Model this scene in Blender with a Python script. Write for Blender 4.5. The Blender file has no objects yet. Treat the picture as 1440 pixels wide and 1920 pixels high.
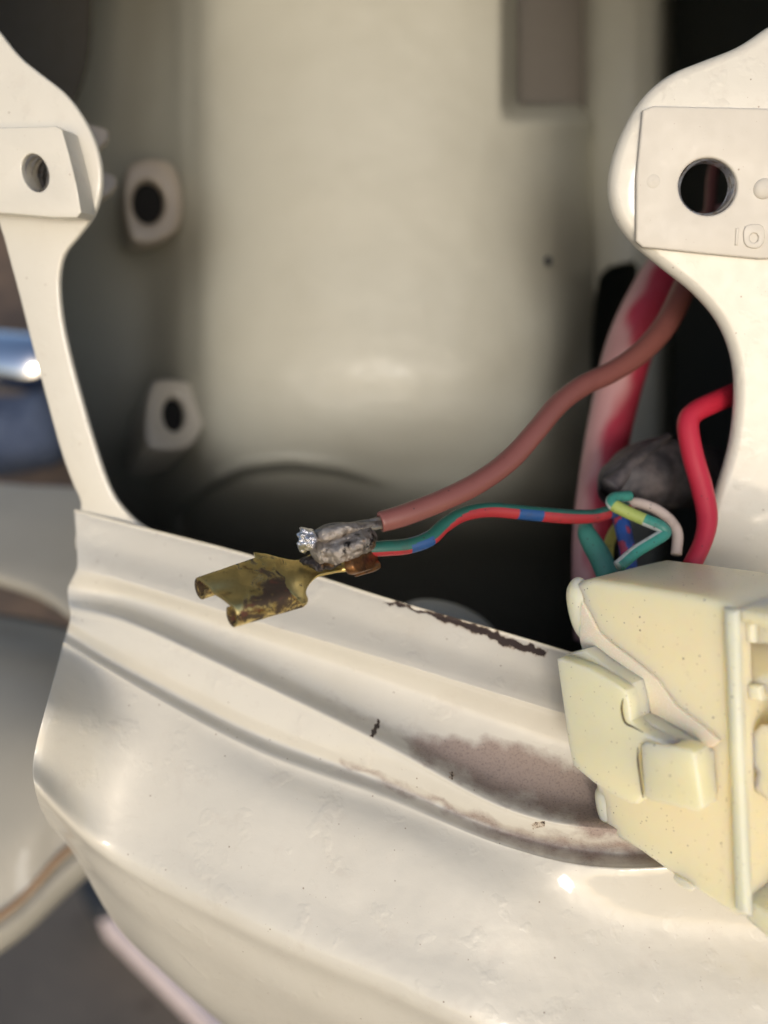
import bpy, bmesh, math, random
from mathutils import Vector, Matrix, noise
from mathutils.geometry import tessellate_polygon
random.seed(4)
S = bpy.context.scene
S.unit_settings.scale_length = 0.01            # one unit = one centimetre
R = math.radians
COL = S.collection

# ------------------------------------------------------------------ camera
PITCH = 36.0
FPX = 1560.0
cam_d = bpy.data.cameras.new('camera')
cam = bpy.data.objects.new('camera', cam_d); COL.objects.link(cam)
cam.location = (0, 0, 62)
cam.rotation_euler = (R(90 - PITCH), 0, 0)
cam_d.sensor_fit = 'HORIZONTAL'; cam_d.sensor_width = 24.0; cam_d.lens = 24.0 * FPX / 1440
cam_d.clip_start = 0.5; cam_d.clip_end = 20000
cam_d.dof.use_dof = True; cam_d.dof.focus_distance = 11.9
cam_d.dof.aperture_fstop = 0.026 / (2 * 0.15)
cam_d.dof.aperture_blades = 0
S.camera = cam
bpy.context.view_layer.update()
CM = cam.matrix_world.copy()
CR = CM.to_3x3()

# ------------------------------------------------------------------ light
SUN_AZ, SUN_EL = 181.5, 25.0                   # azimuth measured from +Y clockwise: behind the camera
W = bpy.data.worlds.new('World'); S.world = W; W.use_nodes = True
nt = W.node_tree
sky = nt.nodes.new('ShaderNodeTexSky'); sky.sky_type = 'NISHITA'; sky.sun_disc = False
sky.sun_elevation = R(SUN_EL); sky.sun_rotation = R(SUN_AZ)
sky.air_density = 1.0; sky.dust_density = 3.0; sky.ozone_density = 1.0
bg = nt.nodes['Background']; bg.inputs[1].default_value = 0.15
nt.links.new(sky.outputs[0], bg.inputs[0])
sun_d = bpy.data.lights.new('sun', 'SUN'); sun_d.energy = 0.8; sun_d.angle = R(12); sun_d.color = (1, .99, .98)
sun = bpy.data.objects.new('sun', sun_d); COL.objects.link(sun)
sd = Vector((math.sin(R(SUN_AZ)) * math.cos(R(SUN_EL)), math.cos(R(SUN_AZ)) * math.cos(R(SUN_EL)), math.sin(R(SUN_EL))))
sun.rotation_euler = sd.to_track_quat('Z', 'Y').to_euler()
S.view_settings.view_transform = 'Standard'; S.view_settings.look = 'None'
S.view_settings.exposure = 0.09; S.view_settings.gamma = 1.0
S.cycles.max_bounces = 10; S.cycles.diffuse_bounces = 6

# ------------------------------------------------------------------ helpers
def P(px, py, d):
    """the place seen at photo pixel (px, py), d centimetres in front of the camera"""
    return CM @ Vector(((px - 720) / FPX * d, (960 - py) / FPX * d, -d))
def project(co):
    v = CM.inverted() @ co
    return 720 + v.x / -v.z * FPX, 960 - v.y / -v.z * FPX
def cr(p0, p1, p2, p3, t):
    return 0.5 * ((2 * p1) + (p2 - p0) * t + (2 * p0 - 5 * p1 + 4 * p2 - p3) * t * t + (3 * p1 - p0 - 3 * p2 + p3) * t ** 3)
def spline(pts, n, closed=False):
    """n steps between every two points"""
    pts = [Vector(p) for p in pts]; m = len(pts); out = []
    for i in range(m if closed else m - 1):
        if closed: a, b, c, d = pts[(i - 1) % m], pts[i], pts[(i + 1) % m], pts[(i + 2) % m]
        else:
            b, c = pts[i], pts[i + 1]
            a = pts[i - 1] if i else 2 * b - c
            d = pts[i + 2] if i + 2 < m else 2 * c - b
        for k in range(n): out.append(cr(a, b, c, d, k / n))
    if not closed: out.append(pts[-1])
    return out
def smooth(me):
    me.polygons.foreach_set('use_smooth', [True] * len(me.polygons)); me.update()
def link(name, me, m=None, parent=None):
    o = bpy.data.objects.new(name, me); COL.objects.link(o)
    if m: me.materials.clear(); me.materials.append(m)
    if parent: 
        o.parent = parent; o.matrix_parent_inverse = parent.matrix_world.inverted() if False else Matrix.Translation(-parent.location)
    return o
def tag(o, label, cat, group=None, kind=None):
    if label: o['label'] = label
    if cat: o['category'] = cat
    if group: o['group'] = group
    if kind: o['kind'] = kind
    return o
def thing(name, loc, label, cat, group=None):
    o = bpy.data.objects.new(name, None); COL.objects.link(o); o.location = loc
    o.empty_display_size = .5
    return tag(o, label, cat, group)
def mesh(name, vs, fs, sm=True):
    me = bpy.data.meshes.new(name); me.from_pydata([tuple(v) for v in vs], [], fs); me.update()
    if sm: smooth(me)
    return me
def recenter(o):
    me = o.data; c = sum((v.co for v in me.vertices), Vector()) / max(1, len(me.vertices))
    me.transform(Matrix.Translation(-c)); o.location = o.location + c
    return o

class Plane:
    def __init__(s, a, b, c):
        s.a, s.b, s.c = P(*a), P(*b), P(*c)
        s.n = (s.b - s.a).cross(s.c - s.a).normalized()
        if s.n.dot(CM.translation - s.a) < 0: s.n = -s.n
        s.ex = (s.b - s.a).normalized(); s.ey = s.n.cross(s.ex)
        s.M = Matrix((s.ex, s.ey, s.n)).transposed().to_4x4(); s.M.translation = s.a
        s.Mi = s.M.inverted()
    def hit(s, px, py, off=0.0):
        o = CM.translation; r = P(px, py, 1) - o
        t = (s.a + s.n * off - o).dot(s.n) / r.dot(s.n)
        return o + r * t
    def depth(s, px, py, off=0.0):
        return -(CM.inverted() @ s.hit(px, py, off)).z

def prism(name, pl, outline, front, back, m, parent=None, bevel=.03, holes=(), n=1, res=2, closed=True, sm=True):
    """a plate lying in plane pl between the offsets back and front, its edges rounded"""
    cu = bpy.data.curves.new(name, 'CURVE'); cu.dimensions = '2D'; cu.fill_mode = 'BOTH'
    loops = [outline] + list(holes)
    for lp in loops:
        pts = [pl.Mi @ pl.hit(x, y, front) for x, y in lp]
        if n > 1: pts = spline(pts, n, True)
        sp = cu.splines.new('POLY'); sp.points.add(len(pts) - 1); sp.use_cyclic_u = True
        for i, p in enumerate(pts): sp.points[i].co = (p.x, p.y, 0, 1)
    b = min(bevel, (front - back) / 2 * .98)
    cu.extrude = max(.0005, (front - back) / 2 - b); cu.bevel_depth = b; cu.bevel_resolution = res; cu.offset = -b
    tmp = bpy.data.objects.new('tmp', cu)
    COL.objects.link(tmp); bpy.context.view_layer.update()
    me = bpy.data.meshes.new_from_object(tmp.evaluated_get(bpy.context.evaluated_depsgraph_get()))
    bpy.data.objects.remove(tmp); bpy.data.curves.remove(cu)
    me.transform(pl.M @ Matrix.Translation((0, 0, (front + back) / 2)))
    bm = bmesh.new(); bm.from_mesh(me); bmesh.ops.remove_doubles(bm, verts=bm.verts, dist=1e-4)
    bmesh.ops.recalc_face_normals(bm, faces=bm.faces); bm.to_mesh(me); bm.free()
    me.name = name
    if sm: me.shade_smooth(); me.set_sharp_from_angle(angle=R(40))
    o = link(name, me, m, parent)
    return recenter(o) if parent else recenter(o)

def sheet(name, rows, nu, nv, m, parent=None, keep=None, thick=0, fn=None, attr=None):
    """rows of (px, py, depth) control points -> a smooth surface"""
    R_ = [spline([Vector(q) for q in r], nu) for r in rows]
    cols = [spline([R_[j][i] for j in range(len(R_))], nv) for i in range(len(R_[0]))]
    nc, nr = len(cols), len(cols[0])
    vs = []; val = []; pxs = []
    for i in range(nc):
        for j in range(nr):
            q = cols[i][j]; d = q.z
            if fn: d = fn(q.x, q.y, d)
            vs.append(P(q.x, q.y, d)); pxs.append((q.x, q.y))
    fs = []
    for i in range(nc - 1):
        for j in range(nr - 1):
            if keep:
                q = cols[i][j]
                if not keep(q.x, q.y): continue
            a = i * nr + j; fs.append((a, a + 1, a + nr + 1, a + nr))
    me = mesh(name, vs, fs)
    if attr:
        at = me.color_attributes.new('grime', 'FLOAT_COLOR', 'POINT')
        at.data.foreach_set('color', [c for q in pxs for c in attr(*q)])
    o = link(name, me, m, parent)
    if thick:
        md = o.modifiers.new('thickness', 'SOLIDIFY'); md.thickness = thick; md.offset = -1
    return recenter(o)

def tube(name, pts, rad, m, parent=None, n=10, seg=28, colour=None, caps=(True, True), wob=0, rim=None, flat=None):
    """pts (px,py,depth); rad: photo-pixel radius, one number or one per point"""
    if not isinstance(rad, (list, tuple)): rad = [rad] * len(pts)
    q = [Vector((*P(*p), r * p[2] / FPX)) for p, r in zip(pts, rad)]
    q = spline(q, n)
    C = [Vector(v[:3]) for v in q]; rr = [v[3] for v in q]
    if rim:                                            # a hollow, cut end: the surface turns in and back
        t = (C[1] - C[0]).normalized()
        C = [C[0] + t * rr[0] * .5, C[0] + t * rr[0] * .12, C[0], C[0] + t * rr[0] * .06] + C[1:]
        rr = [rr[0] * rim, rr[0] * (rim + .06), rr[0] * .80, rr[0] * .97] + rr[1:]
    vs = []; fs = []; cols = []
    up = Vector((0.1, 0.2, 1)); L = 0; prev = None
    T0 = (C[-1] - C[0]).normalized(); N = up.cross(T0).normalized()
    for i, c in enumerate(C):
        T = (C[min(i + 1, len(C) - 1)] - C[max(i - 1, 0)]).normalized()
        if rim and i < 4: T = (C[5] - C[4]).normalized()
        N = (N - T * N.dot(T)).normalized(); B = T.cross(N)
        if prev is not None: L += (c - prev).length
        prev = c
        for k in range(seg):
            a = 2 * math.pi * k / seg
            r = rr[i]
            if wob: r *= 1 + wob * noise.noise(Vector((c.x * 3 + math.cos(a), c.y * 3 + math.sin(a), c.z * 3)))
            vs.append(c + N * math.cos(a) * r + B * math.sin(a) * r * (flat or 1))
            if colour: cols.append(colour(L, a))
    for i in range(len(C) - 1):
        for k in range(seg):
            a = i * seg + k; b = i * seg + (k + 1) % seg
            fs.append((a, b, b + seg, a + seg))
    if caps[0]: fs.append(tuple(reversed(range(seg))))
    if caps[1]: fs.append(tuple(range((len(C) - 1) * seg, len(C) * seg)))
    me = mesh(name, vs, fs)
    if colour:
        at = me.color_attributes.new('Col', 'FLOAT_COLOR', 'POINT')
        at.data.foreach_set('color', [x for c in cols for x in (*c, 1)])
    return recenter(link(name, me, m, parent))

# ------------------------------------------------------------------ materials
def srgb(r, g, b): return tuple((((c / 255 + .055) / 1.055) ** 2.4 if c > 10 else c / 255 / 12.92) for c in (r, g, b))
class Mat:
    def __init__(s, name, base=(.5, .5, .5), rough=.5, metal=0, **kw):
        s.m = bpy.data.materials.new(name); s.m.use_nodes = True
        s.t = s.m.node_tree; s.b = s.t.nodes['Principled BSDF']
        s.b.inputs['Base Color'].default_value = (*base, 1); s.b.inputs['Roughness'].default_value = rough
        s.b.inputs['Metallic'].default_value = metal
        for k, v in kw.items(): s.b.inputs[k.replace('_', ' ')].default_value = v
        s.pos = s.n('ShaderNodeTexCoord').outputs['Object']
        s.col = None
    def n(s, ty, **kw):
        x = s.t.nodes.new(ty)
        for k, v in kw.items():
            if k.startswith('i_'):
                k2 = k[2:].replace('_', ' ')
                x.inputs[int(k2) if k2.isdigit() else k2].default_value = v
            else: setattr(x, k, v)
        return x
    def l(s, a, b): s.t.links.new(a, b)
    def noise(s, scale, detail=4, rough=.6, vec=None, dist=0):
        x = s.n('ShaderNodeTexNoise', i_Scale=scale, i_Detail=detail, i_Roughness=rough, i_Distortion=dist)
        s.l(vec or s.pos, x.inputs['Vector']); return x.outputs['Fac']
    def ramp(s, f, a, b, ca=0., cb=1.):
        x = s.n('ShaderNodeMapRange', i_1=a, i_2=b, i_3=ca, i_4=cb); s.l(f, x.inputs[0]); return x.outputs[0]
    def math(s, op, a, b=None):
        x = s.n('ShaderNodeMath', operation=op)
        for i, v in enumerate((a, b)):
            if v is None: continue
            if isinstance(v, (int, float)): x.inputs[i].default_value = v
            else: s.l(v, x.inputs[i])
        return x.outputs[0]
    def mix(s, f, c, base=None):
        """mixes colour c over what is there by f"""
        x = s.n('ShaderNodeMix', data_type='RGBA')
        if isinstance(f, (int, float)): x.inputs[0].default_value = f
        else: s.l(f, x.inputs[0])
        if s.col is None: x.inputs[6].default_value = s.b.inputs['Base Color'].default_value
        else: s.l(s.col, x.inputs[6])
        if isinstance(c, tuple): x.inputs[7].default_value = (*c, 1)
        else: s.l(c, x.inputs[7])
        s.col = x.outputs[2]; s.l(s.col, s.b.inputs['Base Color']); return s
    def bump(s, f, strength, dist=.02):
        x = s.n('ShaderNodeBump', i_Strength=strength, i_Distance=dist); s.l(f, x.inputs['Height'])
        if s.b.inputs['Normal'].links: s.l(s.b.inputs['Normal'].links[0].from_socket, x.inputs['Normal'])
        s.l(x.outputs[0], s.b.inputs['Normal']); return s
    def vor(s, scale, rnd=1.0):
        x = s.n('ShaderNodeTexVoronoi', i_Scale=scale); x.inputs['Randomness'].default_value = rnd
        s.l(s.pos, x.inputs['Vector']); return x
    def specks(s, scale, size, c, dens=.3, amount=.9):
        v = s.vor(scale)
        m1 = s.ramp(v.outputs['Distance'], size, size * .6)
        sep = s.n('ShaderNodeSeparateColor'); s.l(v.outputs['Color'], sep.inputs[0])
        m2 = s.ramp(sep.outputs[0], dens, dens - .02)
        return s.mix(s.math('MULTIPLY', s.math('MULTIPLY', m1, m2), amount), c)

CREAM = (.585, .56, .485)
def paint(name, base=CREAM, grime=False, spk=True, rough=.42, peel=.12, coat=.7, crough=.06):
    k = Mat(name, base, rough, Coat_Weight=coat, Coat_Roughness=crough)
    k.mix(k.ramp(k.noise(1.3, 5), .35, .85, 0, .3), tuple(c * .9 for c in base))
    if spk:
        k.specks(6, .10, (.17, .11, .07), .22, .75)
        k.specks(17, .13, (.25, .17, .11), .10, .6)
    k.l(k.ramp(k.noise(5, 4), .3, .7, rough - .06, rough + .12), k.b.inputs['Roughness'])
    k.bump(k.noise(9, 2), peel, .02); k.bump(k.noise(70, 3), .06, .004)
    k.mix(k.ramp(k.noise(.45, 6, .65, dist=.5), .45, .72, 0, .22), tuple(c * q for c, q in zip(base, (.80, .77, .72))))
    if coat > .3: k.bump(k.ramp(k.noise(2.4, 3, .5), .60, .70), .22, .03)
    if coat > .3:
        w = k.n('ShaderNodeMapping'); w.inputs['Scale'].default_value = (1.2, 9, 14); w.inputs['Rotation'].default_value = (.4, .3, .5); k.l(k.pos, w.inputs[0])
        sc = k.ramp(k.noise(1.6, 6, .75, vec=w.outputs[0]), .62, .70)
        k.mix(k.math('MULTIPLY', sc, .25), (.42, .36, .28))
        k.mix(k.math('MULTIPLY', k.ramp(k.noise(2.2, 7, .75), .56, .74), .22), (.40, .33, .27))
        k.bump(k.noise(2.5, 6, .7, vec=w.outputs[0]), .08, .01)
    if grime:
        at = k.n('ShaderNodeVertexColor', layer_name='grime'); sep = k.n('ShaderNodeSeparateColor'); k.l(at.outputs[0], sep.inputs[0])
        fine = k.noise(4.5, 8, .7, dist=.4); fine2 = k.noise(30, 5, .7)
        d = k.math('ADD', sep.outputs[0], k.math('MULTIPLY', k.math('SUBTRACT', fine, .5), .6))
        d = k.math('MULTIPLY', k.ramp(d, .25, .85), k.ramp(sep.outputs[0], .02, .2))
        k.mix(k.math('MULTIPLY', d, .78), (.235, .16, .135))
        k.mix(k.math('MULTIPLY', k.math('MULTIPLY', d, k.ramp(fine2, .5, .68)), .5), (.07, .05, .045))
        c = k.math('ADD', sep.outputs[1], k.math('MULTIPLY', k.math('SUBTRACT', k.noise(9, 6, .75), .5), 1.1))
        cc = k.math('MULTIPLY', k.ramp(c, .42, .52), k.ramp(sep.outputs[1], .02, .2))
        halo = k.math('MULTIPLY', k.ramp(c, .28, .5), k.ramp(sep.outputs[1], .02, .2))
        k.mix(k.math('MULTIPLY', halo, .6), (.30, .17, .07))
        k.mix(cc, (.035, .022, .018))
        r0 = k.b.inputs['Roughness'].links[0].from_socket
        rr = k.math('ADD', r0, k.math('MULTIPLY', k.math('ADD', d, cc), .35)); k.l(rr, k.b.inputs['Roughness'])
        k.l(k.math('SUBTRACT', .6, k.math('MULTIPLY', k.math('MINIMUM', k.math('ADD', d, cc), 1), .5)), k.b.inputs['Coat Weight'])
    return k.m
M_front = paint('cream_gloss_paint')
M_plate = paint('rubbed_plate_paint', (.56, .525, .455), rough=.5, coat=.12, crough=.3)
M_lower = paint('cream_gloss_paint_worn', grime=True)
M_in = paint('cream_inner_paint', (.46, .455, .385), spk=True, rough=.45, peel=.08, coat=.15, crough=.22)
M_shade = paint('cavity_shade', (.13, .145, .135), spk=False, rough=.6, peel=.1, coat=0)  # shade deep in the cavity, put into the shell's colour
M_nut2 = paint('lit_nut_paint', (.56, .52, .44), spk=False, rough=.3)  # lighter copy: light on the lower nut put into its colour
M_nut = paint('shaded_nut_paint', (.38, .33, .265), spk=False, rough=.4)  # darker copy: shade on the upper nut and tabs put into the colour

def plastic():
    k = Mat('yellowed_nylon', (.84, .76, .51), .45, Subsurface_Weight=.85, Subsurface_Scale=.8, Coat_Weight=.08, Coat_Roughness=.2)
    k.b.inputs['Subsurface Radius'].default_value = (1.0, .8, .35)
    k.mix(k.ramp(k.noise(.9, 4), .35, .7, 0, .6), (.80, .70, .45))
    k.mix(k.ramp(k.noise(.7, 3), .5, .7, 0, .25), (.74, .72, .50))
    k.specks(7, .11, (.10, .065, .035), .3, .85); k.specks(16, .17, (.25, .15, .06), .3, .7)
    k.mix(k.ramp(k.noise(3, 8, .8), .6, .8, 0, .35), (.34, .25, .14))
    k.bump(k.noise(30, 4), .12, .01)
    return k.m
M_pl = plastic()
def plastic_rough():
    k = Mat('frosted_nylon', (.74, .64, .50), .55, Subsurface_Weight=.4, Subsurface_Scale=.2)
    k.mix(k.ramp(k.noise(60, 3), .45, .7, 0, .6), (.85, .78, .72)); k.bump(k.noise(55, 3), .6, .02); return k.m
M_plr = plastic_rough()

def brass():
    k = Mat('tarnished_brass', (.90, .72, .30), .46, 1.0)
    k.mix(k.ramp(k.noise(2.6, 6, .65), .40, .62, 0, .75), (.62, .44, .15))
    k.mix(k.ramp(k.noise(1.7, 5), .50, .62, 0, .6), (.82, .68, .26))
    n1 = k.noise(3.4, 8, .72, dist=.8)
    at = k.n('ShaderNodeVertexColor', layer_name='stain'); sp = k.n('ShaderNodeSeparateColor'); k.l(at.outputs[0], sp.inputs[0])
    wide = k.ramp(k.math('ADD', k.noise(3, 6, .7), k.math('MULTIPLY', sp.outputs[0], .34)), .64, .82)
    k.mix(k.math('MULTIPLY', wide, .8), (.20, .115, .035))
    d = k.ramp(k.math('ADD', n1, k.math('MULTIPLY', sp.outputs[0], .22)), .60, .66)
    k.mix(k.math('MULTIPLY', d, .93), (.035, .022, .018))
    k.mix(k.math('MULTIPLY', k.ramp(k.noise(6, 6), .60, .68), .55), (.16, .05, .03))
    k.l(k.math('ADD', k.ramp(k.noise(5, 5), .3, .7, .30, .46), k.math('MULTIPLY', d, .3)), k.b.inputs['Roughness'])
    k.l(k.math('SUBTRACT', 1, k.math('MULTIPLY', d, .6)), k.b.inputs['Metallic'])
    k.bump(k.noise(25, 6), .25, .01); return k.m
M_brass = brass()
def solder():
    k = Mat('grey_solder', (.40, .36, .32), .36, .85)
    k.mix(k.ramp(k.noise(5, 6, .7), .5, .62, 0, .8), (.15, .125, .105))
    k.mix(k.ramp(k.noise(4, 7, .7, dist=.6), .57, .62), (.012, .01, .01))
    k.mix(k.ramp(k.noise(3.3, 4, .6), .62, .68, 0, .8), (.20, .11, .05))
    k.bump(k.noise(12, 8, .7), .9, .04); return k.m
M_sol = solder()
M_tin = Mat('bright_tin', (.82, .82, .86), .16, 1.0); M_tin.bump(M_tin.noise(14, 5), .8, .05); M_tin = M_tin.m
M_flux = Mat('burnt_flux', (.018, .013, .011), .28, .2); M_flux.bump(M_flux.noise(14, 7), .8, .03); M_flux.mix(M_flux.ramp(M_flux.noise(7, 5), .56, .62), (.14, .08, .035)); M_flux = M_flux.m
M_tinw = Mat('tinned_strands', (.34, .315, .275), .48, .85); M_tinw.mix(M_tinw.ramp(M_tinw.noise(7, 5), .5, .65, 0, .8), (.16, .13, .11)); M_tinw = M_tinw.m
M_cop = Mat('browned_copper', (.22, .105, .04), .38, .85); M_cop.mix(M_cop.ramp(M_cop.noise(8, 6), .45, .6, 0, .85), (.07, .04, .025)); M_cop.bump(M_cop.noise(20, 5), .4, .02); M_cop = M_cop.m

def pvc(name, base=None, rough=.45, dirt=.35, dark=(.10, .06, .05), attr=False, spk=.25):
    k = Mat(name, base or (.5, .5, .5), rough)
    if attr:
        a = k.n('ShaderNodeVertexColor', layer_name='Col'); k.col = a.outputs[0]; k.l(k.col, k.b.inputs['Base Color'])
    k.mix(k.ramp(k.noise(3, 6, .7), .5, .75, 0, dirt), dark)
    k.specks(14, .22, (.03, .02, .02), spk, .8)
    k.bump(k.noise(22, 4), .1, .01); return k.m
M_brown = pvc('brown_insulation', (.19, .068, .058), .42, .3, (.13, .045, .035), spk=.05)
M_str = pvc('striped_insulation', attr=True, dirt=.6, dark=(.05, .035, .03), spk=.4)
M_red = pvc('red_insulation', (.44, .018, .04), .42, .2, (.30, .01, .02), spk=.05)
M_white = pvc('dirty_white_insulation', (.55, .45, .38), .5, .6, (.22, .16, .12))
M_green = pvc('green_insulation', (.045, .20, .16), .45, .5, (.04, .12, .10))
M_yel = pvc('yellow_insulation', (.42, .38, .08), .45, .5, (.2, .15, .05))
def sleeve():
    k = Mat('dusty_black_sleeve', (.035, .032, .034), .55)
    k.mix(k.ramp(k.noise(1.8, 6, .65), .42, .75, 0, .55), (.24, .20, .19)); k.bump(k.noise(8, 6), .4, .03); return k.m
M_slv = sleeve()
M_pink = pvc('faded_pink_sheath', attr=True, rough=.45, dirt=.12, dark=(.45, .2, .2), spk=.04)
M_chrome = Mat('chrome', (.75, .77, .82), .12, 1.0).m
k = Mat('blue_cloth', (.05, .07, .125), .9); k.mix(k.ramp(k.noise(1.2, 5), .4, .7, 0, .6), (.10, .13, .20)); k.bump(k.noise(3, 5), .6, .2); M_blue = k.m
k = Mat('concrete_floor', (.12, .105, .088), .8); k.mix(k.ramp(k.noise(.08, 7), .4, .65, 0, .6), (.075, .066, .056)); k.specks(.6, .3, (.05, .04, .035), .4, .6); k.bump(k.noise(1.2, 6), .5, .3); M_floor = k.m
k = Mat('pale_kerb_paint', (.62, .53, .52), .6); k.mix(k.ramp(k.noise(.5, 6), .45, .7, 0, .5), (.40, .34, .33)); M_kerb = k.m
k = Mat('dark_rubber', (.02, .024, .03), .6); k.bump(k.noise(2, 5), .3, .1); M_rub = k.m
k = Mat('brown_metal', (.12, .085, .06), .5); k.mix(k.ramp(k.noise(.6, 6), .4, .65, 0, .6), (.05, .04, .035)); M_bm = k.m
M_oli = paint('dark_olive', (.075, .066, .05), spk=False, rough=.6, coat=0)  # even dark olive, much darker than the cream walls
M_blk = Mat('bore_shade_black', (.004, .004, .004), .9).m
M_dull = paint('dull_cream_paint', (.31, .295, .25), spk=False, rough=.5, coat=.1)
k = Mat('brown_sealant', (.25, .16, .09), .7); k.bump(k.noise(6, 4), .3, .05); M_seal = k.m

# ------------------------------------------------------------------ setting outside the car
g = mesh('ground', [(-3000, -3000, 0), (3000, -3000, 0), (3000, 3000, 0), (-3000, 3000, 0)], [(0, 1, 2, 3)])
g = link('ground', g, M_floor); g['kind'] = 'structure'

# ------------------------------------------------------------------ the car body round the opening
FR = Plane((60, 320, 13.6), (1325, 350, 12.3), (200, 960, 14.9))
body = thing('car_body', P(720, 1500, 13), 'cream painted car body with a bare lamp opening and worn ridged lower panel', 'car body')
ear_L = [(-260, -1410), (-60, -1410), (-70, -120), (-45, 0), (0, 62), (35, 105), (75, 138), (118, 172), (150, 212), (176, 262), (189, 315), (188, 362), (174, 405),
         (145, 445), (120, 478), (111, 520), (113, 575), (124, 640), (148, 735), (180, 845), (205, 915), (228, 952), (262, 985), (310, 1015), (255, 1045), (150, 1040), (142, 985), (150, 945), (132, 900), (108, 830), (62, 660), (20, 500), (-20, 380), (-160, 100)]
hx, hy = 66, 324
holeL = [(66 + 25 * math.cos(a) + 6 * math.sin(a), 324 + 36 * math.sin(a)) for a in [2 * math.pi * i / 28 for i in range(28)]]
prism('opening_frame', FR, ear_L, 0, -.14, M_front, body, .05, [[(66 + 30 * math.cos(a) + 7 * math.sin(a), 324 + 42 * math.sin(a)) for a in [2 * math.pi * i / 28 for i in range(28)]]], n=4, res=3)['label'] = 'narrow left side of the opening frame with rounded ear'
ear_R = [(1900, -1410), (1560, -1410), (1530, -80), (1480, 20), (1440, 48), (1385, 84), (1320, 110), (1255, 138), (1205, 182), (1168, 245), (1147, 305), (1142, 360), (1155, 410), (1190, 458),
         (1240, 500), (1300, 548), (1347, 603), (1373, 665), (1381, 735), (1372, 830), (1348, 915), (1328, 975), (1312, 1040), (1290, 1160), (1300, 1300), (1600, 1420), (1900, 1400), (1950, 600)]
HR = (1327, 350)
def circ(c, rx, ry, n=40, sk=0): return [(c[0] + rx * math.cos(2 * math.pi * i / n) + sk * math.sin(2 * math.pi * i / n), c[1] + ry * math.sin(2 * math.pi * i / n)) for i in range(n)]
prism('opening_frame', FR, ear_R, 0, -.34, M_front, body, .15, [circ(HR, 60, 60)], n=4, res=3)['label'] = 'wide right side of the opening frame'
prism('opening_frame', FR, [(-260, -1400), (1900, -1400), (1900, -1700), (-260, -1700)], 0.004, -.15, M_front, body, .05)
# rolled rim of the right ear
def on(pl, px, py, off=0): return (px, py, pl.depth(px, py, off))
# nut plates
prism('nut_plate', FR, [(-60, 240), (60, 238), (104, 236), (116, 243), (128, 285), (143, 345), (152, 398), (144, 408), (100, 408), (20, 401), (-60, 396)], .50, .0, M_front, body, .022, [holeL], n=1, res=3)['label'] = 'thick square nut plate with a small threaded hole'
npR = prism('nut_plate', FR, [(1205, 206), (1225, 198), (1450, 203), (1560, 206), (1570, 300), (1560, 482), (1425, 486), (1330, 477), (1205, 464), (1192, 452), (1193, 330)], .13, .0, M_plate, body, .035, [circ(HR, 55, 54)], n=1, res=3)
npR['label'] = 'large flat nut plate with a wide round hole and raised marks'
# threads
def threads(pl, c, rx, ry, f, b, m, sk=0, turns=5):
    cc = pl.hit(*c, f); c2 = pl.hit(c[0] + rx, c[1], f); r = (c2 - cc).length * 1.0; r2 = (pl.hit(c[0] + sk, c[1] + ry, f) - cc).length
    ex = (c2 - cc).normalized(); ey = pl.n.cross(ex)
    vs = []; fs = []; seg = 40; st = turns * 6 + 1
    for i in range(st):
        t = i / (st - 1); z = (b - f) * t
        for k in range(seg):
            a = 2 * math.pi * k / seg
            ph = t * turns + k / seg
            dr = 1.0 + .02 - .13 * (0.5 + .5 * math.cos(2 * math.pi * ph))
            vs.append(cc + ex * math.cos(a) * r * dr + ey * math.sin(a) * r2 * dr + pl.n * z)
    for i in range(st - 1):
        for k in range(seg): fs.append((i * seg + k, i * seg + (k + 1) % seg, (i + 1) * seg + (k + 1) % seg, (i + 1) * seg + k))
    return mesh('thread', vs, fs)
M_thr = Mat('bare_steel_thread', (.62, .62, .65), .32, .9); M_thr.mix(M_thr.ramp(M_thr.noise(9, 5), .5, .62, 0, .7), (.35, .28, .2)); M_thr = M_thr.m
recenter(link('thread', threads(FR, (66, 324), 25.5, 37, .47, -.9, M_thr, 6, 8), M_thr, body))
recenter(link('thread', threads(FR, HR, 56, 55, .09, -.30, M_thr, 0, 4), M_thr, body))
# raised casting marks on the right plate: a stud, a stroke and a small square figure
def dome(name, pl, px, py, r, h, off, m, parent, sy=1.0):
    c = pl.hit(px, py, off); rr = r * pl.depth(px, py) / FPX
    vs = [c + pl.n * h]; fs = []; seg = 24; ns = 8
    for i in range(1, ns + 1):
        a = i / ns * math.pi / 2
        for k in range(seg):
            b = 2 * math.pi * k / seg
            vs.append(c + pl.ex * math.cos(b) * rr * math.sin(a) + pl.ey * math.sin(b) * rr * sy * math.sin(a) + pl.n * (h * math.cos(a) - .01))
    for k in range(seg): fs.append((0, 1 + k, 1 + (k + 1) % seg))
    for i in range(ns - 1):
        for k in range(seg): fs.append((1 + i * seg + k, 1 + (i + 1) * seg + k, 1 + (i + 1) * seg + (k + 1) % seg, 1 + i * seg + (k + 1) % seg))
    return recenter(link(name, mesh(name, vs, fs), m, parent))
dome('raised_stud', FR, 1432, 354, 19, .06, .13, M_plate, body)
dome('raised_stud', FR, 1225, 340, 14, .02, .13, M_plate, body)
prism('raised_mark', FR, [(1380, 428), (1386, 427), (1384, 460), (1378, 460)], .15, .12, M_plate, body, .015)
prism('raised_mark', FR, [(1398, 424), (1424, 420), (1434, 432), (1432, 456), (1420, 466), (1400, 462), (1394, 446)], .155, .12, M_plate, body, .02, [circ((1414, 446), 8, 9, 16)], n=2)
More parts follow.
